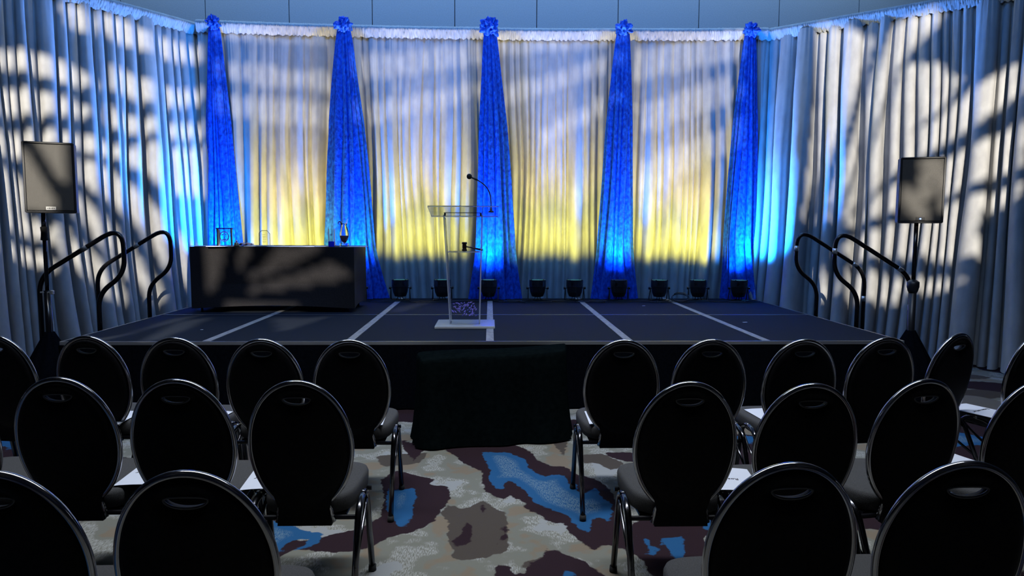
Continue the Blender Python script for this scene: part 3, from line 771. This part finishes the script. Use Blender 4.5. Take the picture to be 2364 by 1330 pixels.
def stand(label, x, y, zt, left):
    t = thing('speaker_stand', label, 'stand', (x, y, 0), 0, 'speaker stands beside the stage')
    if left:
        bm = bmesh.new(); tube(bm, [(0, 0, 1.0), (0, 0, zt-.0)], .017, 12); link('pole', bm, M_rail, t, smooth=True)
        bm = bmesh.new(); lathe(bm, [(.02, zt-.245), (.032, zt-.24), (.028, zt-.21), (.026, zt-.17), (.03, zt-.125), (.02, zt-.12)], 16); link('hand_grip', bm, M_rubber, t, smooth=True)
        bm = bmesh.new(); lathe(bm, [(.019, zt-.12), (.019, zt-.02)], 12); link('chrome_sleeve', bm, M_frame, t, smooth=True)
        bm = bmesh.new(); tube(bm, [(-.05, -.02, .985), (.055, -.02, .985)], .007, 8); lathe(bm, [(.005, .965), (.018, .97), (.018, 1.0), (.005, 1.005)], 10, c=(.055, -.02, 0)); link('clamp_screw', bm, M_silver, t)
        bm = bmesh.new(); tube(bm, [(0, 0, .12), (0, 0, 1.0)], .030, 14); link('lower_tube', bm, M_rail, t, smooth=True)
    else:
        bm = bmesh.new(); tube(bm, [(0, 0, 1.05), (0, 0, zt)], .019, 12); link('pole', bm, M_rail, t, smooth=True)
        bm = bmesh.new(); lathe(bm, [(.03, .97), (.045, 1.0), (.055, 1.04), (.055, 1.085), (.048, 1.09), (.02, 1.11)], 18); link('height_collar', bm, M_plastic, t, smooth=True)
        bm = bmesh.new(); tube(bm, [(0, 0, .12), (0, 0, 1.0)], .034, 14); link('lower_tube', bm, M_plastic, t, smooth=True)
        bm = bmesh.new(); tube(bm, [(.02, .015, zt-.05), (.026, .02, 1.4), (.03, .02, 1.1)], .005, 6); link('cable', bm, M_cable, t)
    for k in range(3):
        a = [math.pi/2, math.pi/2+2.09, math.pi/2-2.09][k]
        bm = bmesh.new(); tube(bm, [(.03*math.cos(a), .03*math.sin(a), .5), (.30*math.cos(a), .30*math.sin(a), .015)], .012, 8); link('leg', bm, M_rail, t, smooth=True)
    bm = bmesh.new(); rows = []
    for r_, z in ((.04, .62), (.06, .58), (.17, .36), (.29, .12), (.335, .012)):
        rows.append([(r_*(1+.05*math.sin(9*a))*math.cos(a), r_*(1+.05*math.sin(9*a))*math.sin(a), z) for a in np.linspace(0, 2*math.pi, 73)])
    grid(bm, rows); link('cloth_cover', bm, M_black_cloth, t, smooth=True)
stand('black speaker stand left of the stage, with a black cloth over its legs', -4.03, 6.47, 1.70, True)
stand('black speaker stand right of the stage, with a thick height collar', 4.05, 6.55, 1.645, False)

# ================================================================= BLACK DRAPED BOX BEFORE THE STAGE
c4 = [Vector((-.50, 4.92)), Vector((.57, 5.10)), Vector((.61, 5.42)), Vector((-.57, 5.27))]
cen = sum(c4, Vector((0, 0)))/4
db = thing('draped_table', 'low table fully covered by a black cloth in front of the stage', 'table', (cen.x, cen.y, 0))
def dcloth(bm):
    rows = []; n = 46
    for j, (z, k) in enumerate(((.662, 0), (.655, .006), (.63, .014), (.5, .012), (.3, .02), (.12, .035), (.012, .05))):
        row = []
        for a in range(4):
            p, q = c4[a]-cen, c4[(a+1) % 4]-cen
            nn = Vector(((q-p).y, -(q-p).x)).normalized()
            for i in range(n):
                t = i/n; v = p.lerp(q, t)*.965
                wv = math.sin(t*math.pi*5+a*1.3+.8*math.sin(t*9))*k*.35*(1 if j > 2 else 0)+k
                edge = 1-min(1, min(t, 1-t)*14); v = v*(1-.02*edge)
                tz = z + (.018*((v.x)/.55) if z > .3 else 0)+(.006*math.sin(t*7+a) if j < 3 else 0)
                v = v+nn*wv; row.append((v.x, v.y, max(.01, tz)))
        rows.append(row)
    V = [[bm.verts.new(p) for p in r] for r in rows]
    for a, b in zip(V, V[1:]):
        m = len(a)
        for i in range(m): bm.faces.new((a[i], b[i], b[(i+1) % m], a[(i+1) % m]))
    bm.faces.new(V[0]); bmesh.ops.recalc_face_normals(bm, faces=bm.faces[:])
mesh_from('black_cloth', dcloth, noisy('dark_teal_black_cloth', (.0022, .004, .0045), (.004, .0065, .007), 30, 1.0, .1, spec=.0), db, smooth=True)
for k in range(4):
    v = (c4[k]-cen)*.85; bm = bmesh.new(); tube(bm, [(v.x, v.y, 0), (v.x, v.y, .62)], .015, 8); link('leg', bm, M_rubber, db)

# ================================================================= CHAIRS
chair = thing('banquet_chair', 'x', 'chair')
SZ = .47
def lean(z): return -.105-(z-.42)*.17
def backrest(bm):
    """egg shaped pad with a lens shaped hand slot"""
    a, b, zc = .196, .27, .695; hc = (0, .905); n = 96; R_ = 9
    def bend(x): return .35*x*x
    outer, inner = [], []
    for i in range(n):
        th = 2*math.pi*i/n; dx, dz = math.cos(th), math.sin(th)
        # ray from slot centre to the ellipse
        ox, oz = hc[0], hc[1]-zc
        A_ = dx*dx/a**2+dz*dz/b**2; B_ = 2*(ox*dx/a**2+oz*dz/b**2); C_ = ox*ox/a**2+oz*oz/b**2-1
        t = (-B_+math.sqrt(B_*B_-4*A_*C_))/(2*A_)
        outer.append((ox+dx*t, hc[1]+dz*t))
        ih = .012 if dz > 0 else .020
        inner.append((hc[0]+.056*math.copysign(abs(dx)**.9, dx), hc[1]-.002+dz*ih+.10*(.056*dx)**2*10))
    rings_f, rings_b = [], []
    for k in range(R_+1):
        t = k/R_; rf, rb = [], []
        for i in range(n):
            x = inner[i][0]*(1-t)+outer[i][0]*t; z = inner[i][1]*(1-t)+outer[i][1]*t
            e = max(0, 1-((x/a)**2+((z-zc)/b)**2)); puff = .026*min(1, e*3.5)**.5
            di = math.hypot(x-hc[0], (z-hc[1])*2); puff *= min(1, max(0, (di-.05))/.035) if k else 0
            y = lean(z)+bend(x)
            rf.append(bm.verts.new((x, y+.010+puff, z))); rb.append(bm.verts.new((x, y-.012-puff*.55, z)))
        rings_f.append(rf); rings_b.append(rb)
    for R1 in range(R_):
        for i in range(n):
            j = (i+1) % n
            bm.faces.new((rings_f[R1][i], rings_f[R1][j], rings_f[R1+1][j], rings_f[R1+1][i]))
            bm.faces.new((rings_b[R1][j], rings_b[R1][i], rings_b[R1+1][i], rings_b[R1+1][j]))
    for i in range(n):
        j = (i+1) % n
        bm.faces.new((rings_f[0][j], rings_f[0][i], rings_b[0][i], rings_b[0][j])); bm.faces.new((rings_f[R_][i], rings_f[R_][j], rings_b[R_][j], rings_b[R_][i]))
mesh_from('backrest', backrest, M_backcloth, chair, smooth=True)
def slot_trim(bm):
    P = []
    for i in range(40):
        th = 2*math.pi*i/40; dx, dz = math.cos(th), math.sin(th); ih = .012 if dz > 0 else .020
        x = .056*math.copysign(abs(dx)**.9, dx); z = .903+dz*ih+.10*(.056*dx)**2*10
        P.append((x, lean(z)-.012+.35*x*x, z))
    tube(bm, P, .0035, 6, closed=True)
mesh_from('handle_trim', slot_trim, mat('grey_vinyl_trim', (.09, .09, .095), .45), chair, smooth=True)
def rim(bm):
    a, b, zc = .204, .279, .695; P = []
    n = 90; th0 = R(-62)
    for i in range(n+1):
        th = th0+(math.pi-2*th0)*i/n
        x, z = a*math.cos(th), zc+b*math.sin(th)
        P.append((x, lean(z)-.002+.35*x*x, z))
    # run down to the seat frame
    P = [(.115, -.10, .36), (.105, -.102, .41)] + P + [(-.105, -.102, .41), (-.115, -.10, .36)]
    tube(bm, P, .0115, 12)
mesh_from('back_frame', rim, M_rim, chair, smooth=True)
def lower_panel(bm):
    P = [(-.112, .35), (.112, .35), (.105, .42), (.125, .50), (.0, .56), (-.125, .50), (-.105, .42)]
    prism(bm, P, -.010, .012, lambda u, v, d: (u, (lean(v) if v > .42 else -.105)+d-.004, v)); bmesh.ops.recalc_face_normals(bm, faces=bm.faces[:])
mesh_from('lower_back_panel', lower_panel, M_backcloth, chair)
def seat(bm):
    n = 64; prof = [(.90, -.085), (.985, -.075), (1.0, -.045), (1.0, -.02), (.975, -.006), (.93, 0.0), (.6, .006), (.02, .009)]
    rows = []
    for s, dz in prof:
        row = []
        for i in range(n):
            th = 2*math.pi*i/n; c, q = math.cos(th), math.sin(th); e = 2/4.2
            u = math.copysign(abs(c)**e, c); v = math.copysign(abs(q)**e, q)
            wdt = .212-.018*(1-v)/2*1.2
            row.append(bm.verts.new((u*wdt*s, .125+v*.225*s, SZ+dz)))
        rows.append(row)
    for a, b in zip(rows, rows[1:]):
        for i in range(n): bm.faces.new((a[i], a[(i+1) % n], b[(i+1) % n], b[i]))
    bm.faces.new(rows[0][::-1]); bm.faces.new(rows[-1])
mesh_from('seat', seat, M_seat, chair, smooth=True)
def sframe(bm):
    tube(bm, rounded([(-.115, -.10, .365), (.115, -.10, .365)], .01, 2), .011, 8)
    for yy in (-.09, .24): tube(bm, [(-.218, yy, .375), (.218, yy, .375)], .011, 8)
    box(bm, (0, .1, .378), (.33, .34, .012))
mesh_from('seat_frame', sframe, M_rail, chair)
for s in (-1, 1):
    arch = rounded([(s*.226, -.285, .012), (s*.222, -.10, .435), (s*.219, .095, .44), (s*.226, .185, .012)], [.09, .09], 7)
    h = len(arch)//2
    for part, name in ((arch[:h+1], 'rear'), (arch[h:], 'front')):
        bm = bmesh.new(); tube(bm, part, .0140, 12); lg = link('leg', bm, M_frame, chair, smooth=True)
        e = part[0] if name == 'rear' else part[-1]
        bm = bmesh.new(); lathe(bm, [(.0165, 0), (.0185, .004), (.017, .03)], 12, c=(e.x, e.y, 0)); link('rubber_foot', bm, M_rubber, lg, smooth=True)
    bm = bmesh.new(); tube(bm, rounded([(s*.225, -.21, .205), (s*.222, .02, .335), (s*.220, .105, .40)], .05, 4), .008, 8); link('side_brace', bm, M_frame, chair, smooth=True)
index_children()
CH = [  # x, y of the back top, turn, label
 (-2.77, 3.95, -8, 'black oval-back banquet chair cut by the left edge, front row'),
 (-2.24, 3.91, -4, 'front row oval-back chair, second from the left, below the left stage corner'),
 (-1.735, 3.85, 0, 'front row oval-back chair below the left end of the skirted table'),
 (-1.243, 3.80, 0, 'front row oval-back chair second left of the aisle'),
 (-.762, 3.77, 0, 'front row oval-back chair left of the aisle, beside the black draped table'),
 (.734, 3.76, 0, 'front row oval-back chair right of the aisle, beside the black draped table'),
 (1.225, 3.77, 0, 'front row oval-back chair second right of the aisle'),
 (1.743, 3.77, 2, 'front row oval-back chair third right of the aisle'),
 (2.24, 3.83, 6, 'front row oval-back chair below the right stage corner'),
 (2.76, 3.98, 24, 'turned oval-back chair at the right, curtain showing through its hand slot'),
 (3.28, 4.02, 20, 'black oval-back chair cut by the right edge, front row'),
 (-2.25, 2.86, -5, 'second row oval-back chair mostly beyond the left edge'),
 (-1.745, 2.83, 0, 'second row oval-back chair third left of the aisle'),
 (-1.257, 2.79, 0, 'second row oval-back chair second left of the aisle'),
 (-.771, 2.76, 0, 'second row oval-back chair left of the aisle'),
 (.80, 2.72, 0, 'second row oval-back chair right of the aisle'),
 (1.28, 2.68, 0, 'second row oval-back chair second right of the aisle'),
 (1.782, 2.75, 9, 'second row oval-back chair third right of the aisle'),
 (2.26, 2.74, 8, 'second row oval-back chair cut by the right edge'),
 (-1.25, 1.74, 0, 'near oval-back chair cut by the bottom left corner'),
 (-.765, 1.73, 0, 'near oval-back chair at the bottom left, nearest the aisle'),
 (.795, 1.76, 2, 'near oval-back chair at the bottom right, nearest the aisle'),
 (1.268, 1.76, 0, 'near oval-back chair cut by the bottom right corner'),
]
for i, (x, y, a, lab) in enumerate(CH):
    o = chair if i == 0 else copy_tree(chair)
    a = R(a); o.rotation_euler.z = a
    o.location = (x-math.sin(a)*.20*1, y+.20*math.cos(a), 0); tag(o, lab, 'chair', 'oval-back banquet chairs in rows')

# ---- reserved sheets on the seats
def sheet(label, x, y, a, lines, wd=.216, dp=.279):
    t = thing('reserved_sheet', label, 'paper', (x, y, SZ+.0105), a, 'printed sheets on the chairs')
    bm = bmesh.new(); rows = [[(-wd/2+wd*i/8, -dp/2+dp*j/8, -.004*(abs(i/4-1)**3)) for i in range(9)] for j in range(9)]
    grid(bm, rows); rr = bmesh.ops.extrude_face_region(bm, geom=bm.faces[:]); bmesh.ops.translate(bm, vec=(0, 0, .0012), verts=[g_ for g_ in rr['geom'] if isinstance(g_, bmesh.types.BMVert)])
    link('paper', bm, M_paper, t)
    for (s, u, v) in lines:
        text_obj('printed_line', s, .030, M_ink, t, (u, v, .0016), (0, 0, math.pi))
    return t
sheet('white printed sheet between the two second row chairs left of the aisle', -.965, 3.06, .08, [('Reserved for', .0, .0)])
sheet('white printed sheet beside the third second row chair left of the aisle', -1.52, 3.12, .05, [('Reserved for', .0, .02)])
sheet('white printed sheet between the two second row chairs right of the aisle', 1.07, 3.0, -.12, [('R', -.03, .09), ('A', -.05, .05), ('Roser', .0, 0)])
sheet('white sheet on the front row seat left of the aisle', -.72, 4.02, .05, [])
sheet('blue-lit sheet on the front row seat third left of the aisle', -1.67, 4.06, -.1, [])
sheet('white sheet corner on the front row seat below the left stage corner', -2.20, 4.06, .0, [])
sheet('white sheet on the front row seat right of the aisle', .68, 4.02, -.03, [])
sheet('pale sheet on the front row seat third right of the aisle', 1.69, 4.06, .1, [])
sheet('white printed sheet on the front row seat at the far right', 3.02, 4.14, .45, [('Reserved for', 0, 0)])
sheet('white sheet corner on the second row seat at the far right', 2.24, 3.20, .3, [])

# ================================================================= GOBO PROJECTORS (behind and above the camera)
LN = Vector((LP[1][1]-LP[0][1], -(LP[1][0]-LP[0][0]), 0)).normalized()
RN = Vector((RP[1][1]-RP[0][1], -(RP[1][0]-RP[0][0]), 0)).normalized()
LN = LN if LN.dot(Vector((0, 4, 0))-Vector((*LP[0], 0))) > 0 else -LN
RN = RN if RN.dot(Vector((0, 4, 0))-Vector((*RP[0], 0))) > 0 else -RN
PL_L = (Vector((*LP[0], 0))+LN*.15, LN); PL_R = (Vector((*RP[0], 0))+RN*.15, RN)
PL_B = (Vector((0, 9.88, 0)), Vector((0, 1, 0))); PL_T = (Vector((0, TY0, 0)), Vector((0, 1, 0))); PL_S = (Vector((0, 0, ST)), Vector((0, 0, 1)))
def cl(pts, k=.602): return [(u*k, v*k) for u, v in pts]
def cr(pts, k=.6765): return [(1760+u*k, v*k) for u, v in pts]
LEFT = [(PL_L, p) for p in (
 cl([(340, 20), (560, 110), (790, 190), (790, 245), (600, 205), (400, 130), (340, 80)]),
 cl([(210, 0), (300, 0), (330, 120), (250, 90)]),
 cl([(-40, 165), (100, 180), (330, 270), (345, 330), (200, 300), (100, 260), (-40, 235)]),
 cl([(410, 230), (520, 290), (640, 330), (790, 340), (790, 385), (640, 395), (520, 380), (420, 330)]),
 cl([(-40, 320), (100, 330), (250, 370), (345, 410), (345, 445), (200, 440), (100, 430), (-40, 420)]),
 cl([(400, 400), (520, 450), (640, 470), (790, 470), (790, 530), (640, 520), (500, 510), (400, 470)]),
 cl([(-40, 500), (100, 500), (345, 520), (420, 560), (600, 560), (790, 570), (790, 760), (640, 740), (560, 660), (430, 600), (345, 600), (300, 560), (-40, 600)]),
 cl([(280, 610), (400, 640), (530, 730), (640, 830), (700, 900), (790, 980), (790, 1140), (700, 1080), (560, 900), (430, 780), (330, 700), (280, 680)]),
 cl([(-40, 640), (20, 640), (75, 700), (80, 860), (20, 840), (-40, 800)]),
 cl([(-40, 740), (100, 840), (200, 880), (280, 900), (250, 960), (100, 900), (-40, 860)]),
 cl([(300, 740), (420, 850), (520, 960), (580, 1060), (560, 1120), (430, 960), (330, 860), (290, 800)]),
 cl([(-40, 920), (90, 960), (200, 1000), (300, 1060), (180, 1040), (90, 1010), (-40, 980)]),
 cl([(280, 910), (400, 1010), (480, 1090), (540, 1210), (480, 1190), (420, 1120), (300, 1020), (270, 980)]),
 cl([(560, 1020), (640, 1100), (700, 1180), (620, 1190), (560, 1100)]),
)]
def cb_(pts): return [(430+u/5.116, 480+v/5.116) for u, v in pts]
LEFT += [(PL_T, p) for p in (
 cb_([(200, 440), (480, 440), (420, 640), (340, 880), (275, 1010), (240, 850), (210, 640)]),
 cb_([(650, 440), (780, 440), (720, 560), (600, 740), (570, 700)]),
 cb_([(1080, 440), (1600, 440), (1450, 560), (1100, 700), (700, 860), (720, 800), (960, 620)]),
 cb_([(1700, 620), (1950, 810), (1700, 860), (1200, 920), (690, 1000), (760, 930), (1100, 820), (1450, 720)]),
 cb_([(450, 1130), (1300, 1150), (1300, 1215), (450, 1200)]),
)]
LEFT += [(PL_S, p) for p in (
 [(625, 733), (755, 733), (650, 768)], [(400, 748), (470, 733), (480, 738), (420, 765), (360, 787), (330, 787)], [(300, 770), (400, 735), (470, 727), (350, 757), (240, 787), (200, 787)],
 [(900, 715), (980, 695), (990, 700), (920, 722)],
)]
PL_SL = (Vector((-3.9, 6.3, 0)), Vector((.39, -.92, 0)))
LEFT += [(PL_SL, p) for p in ([(85, 325), (152, 325), (152, 430)], [(46, 350), (62, 350), (135, 470), (135, 492), (50, 492)])]
LEFT += [(PL_B, p) for p in (
 [(515, 80), (770, 92), (770, 108), (515, 95)], [(515, 150), (760, 172), (760, 215), (515, 190)], [(515, 225), (760, 245), (760, 300), (515, 280)],
 [(830, 130), (1105, 100), (1105, 150), (830, 190)], [(830, 250), (1105, 190), (1105, 225), (830, 300)],
)]
RIGHT = [(PL_R, p) for p in (
 cr([(195, 70), (300, 90), (390, 120), (345, 260), (290, 380), (210, 560), (150, 700), (110, 790), (140, 600), (190, 350)]),
 cr([(590, 20), (640, 40), (560, 120), (470, 220), (420, 340), (330, 520), (240, 680), (180, 790), (260, 560), (380, 280), (470, 70)]),
 cr([(500, 215), (600, 205), (690, 265), (630, 350), (520, 440), (420, 545), (310, 680), (220, 790), (330, 560), (430, 370)]),
 cr([(870, 210), (880, 320), (760, 400), (620, 490), (420, 610), (300, 720), (230, 790), (330, 650), (440, 500), (600, 400), (740, 290)]),
 cr([(870, 430), (850, 590), (740, 620), (620, 670), (420, 730), (300, 780), (240, 800), (400, 660), (560, 570), (720, 500)]),
 cr([(850, 650), (810, 720), (720, 740), (700, 800), (720, 900), (640, 900), (540, 890), (380, 890), (260, 905), (220, 880), (320, 810), (480, 760), (640, 700)]),
 cr([(240, 950), (380, 955), (440, 975), (600, 960), (650, 985), (560, 1015), (440, 1010), (430, 1060), (330, 1050), (240, 1050)]),
 cr([(20, 960), (70, 930), (80, 1030), (20, 1050)]), cr([(100, 960), (160, 940), (200, 1010), (180, 1060), (100, 1060)]),
)]
PL_SR = (Vector((4.0, 6.45, 0)), Vector((-.37, -.93, 0)))
RIGHT += [(PL_SR, p) for p in ([(2122, 362), (2185, 362), (2185, 455)], [(2092, 415), (2150, 480), (2140, 515), (2100, 480), (2088, 450)])]
RIGHT += [(PL_B, p) for p in (
 [(1160, 90), (1430, 80), (1430, 105), (1160, 125)], [(1160, 200), (1420, 130), (1420, 165), (1160, 250)], [(1250, 300), (1410, 215), (1410, 250), (1250, 340)],
 [(1465, 120), (1700, 75), (1700, 140), (1465, 190)], [(1465, 250), (1690, 175), (1690, 235), (1465, 320)], [(1465, 380), (1690, 290), (1690, 350), (1465, 450)],
)]
def projector(label, pos, target, polys, energy, half=.62, dist=.45, n=520):
    pos = Vector(pos); fw = (Vector(target)-pos).normalized(); rt = fw.cross(Vector((0, 0, 1))).normalized(); up = rt.cross(fw)
    holes = []
    pls = [pl for pl, _ in polys]
    for (pl, pts) in polys:
        H = []
        for x, y in pts:
            q = atplane(x, y, *pl)-pos; d = q.dot(fw); H.append((q.dot(rt)/d*dist, q.dot(up)/d*dist))
        holes.append(np.array(H))
    cs = -half+2*half*(np.arange(n)+.5)/n; gx, gy = np.meshgrid(cs, cs); P = np.stack([gx.ravel(), gy.ravel()], 1); IN = np.zeros(len(P), bool)
    HT = (np.arange(n*n) % n) % 3 < 1
    for pl, H in zip(pls, holes):
        ins = np.zeros(len(P), bool)
        for i in range(len(H)):
            a, b = H[i], H[(i+1) % len(H)]; c = (a[1] > P[:, 1]) != (b[1] > P[:, 1])
            with np.errstate(divide='ignore', invalid='ignore'): xi = (b[0]-a[0])*(P[:, 1]-a[1])/(b[1]-a[1])+a[0]
            ins ^= c & (P[:, 0] < xi)
        if pl is PL_B: ins &= HT
        IN |= ins
    IN = IN.reshape(n, n); st = 2*half/n
    root = thing('gobo_projector', label, 'projector', pos)
    root.matrix_world = Matrix.Translation(pos) @ Matrix((rt, up, -fw)).transposed().to_4x4()
    bm = bmesh.new()
    for j in range(n):
        y0, y1 = -half+st*j, -half+st*(j+1); i = 0
        while i < n:
            if IN[j, i]: i += 1; continue
            k = i
            while k < n and not IN[j, k]: k += 1
            bm.faces.new([bm.verts.new((-half+st*a, b, -dist)) for a, b in ((i, y0), (k, y0), (k, y1), (i, y1))]); i = k
    link('gobo_plate', bm, M_dark, root)
    bm = bmesh.new(); box(bm, (0, 0, .22), (.3, .3, .4), bevel=.02); link('lamp_house', bm, M_dark, root)
    bm = bmesh.new()
    for s in (-1, 1):
        for q in (-1, 1): tube(bm, [(s*.13, q*.13, .05), (s*half, q*half, -dist)], .012, 6)
    link('plate_bracket', bm, M_dark, root)
    l = bpy.data.lights.new('gobo_lamp', 'SPOT'); l.energy = energy; l.color = (1.0, .93, .80); l.spot_size = R(88); l.spot_blend = .1; l.shadow_soft_size = .0035
    lo = bpy.data.objects.new('gobo_lamp', l); COL.objects.link(lo); lo.parent = root; lo.location = (0, 0, 0)
    return root
projector('gobo projector hung behind the camera aimed at the left drapes', (-4.3, -.6, 4.9), (-3.6, 8.7, 2.3), LEFT, GOBO_W)
projector('gobo projector hung behind the camera aimed at the right drapes', (4.3, -.6, 4.9), (3.7, 8.8, 2.4), RIGHT, GOBO_W)
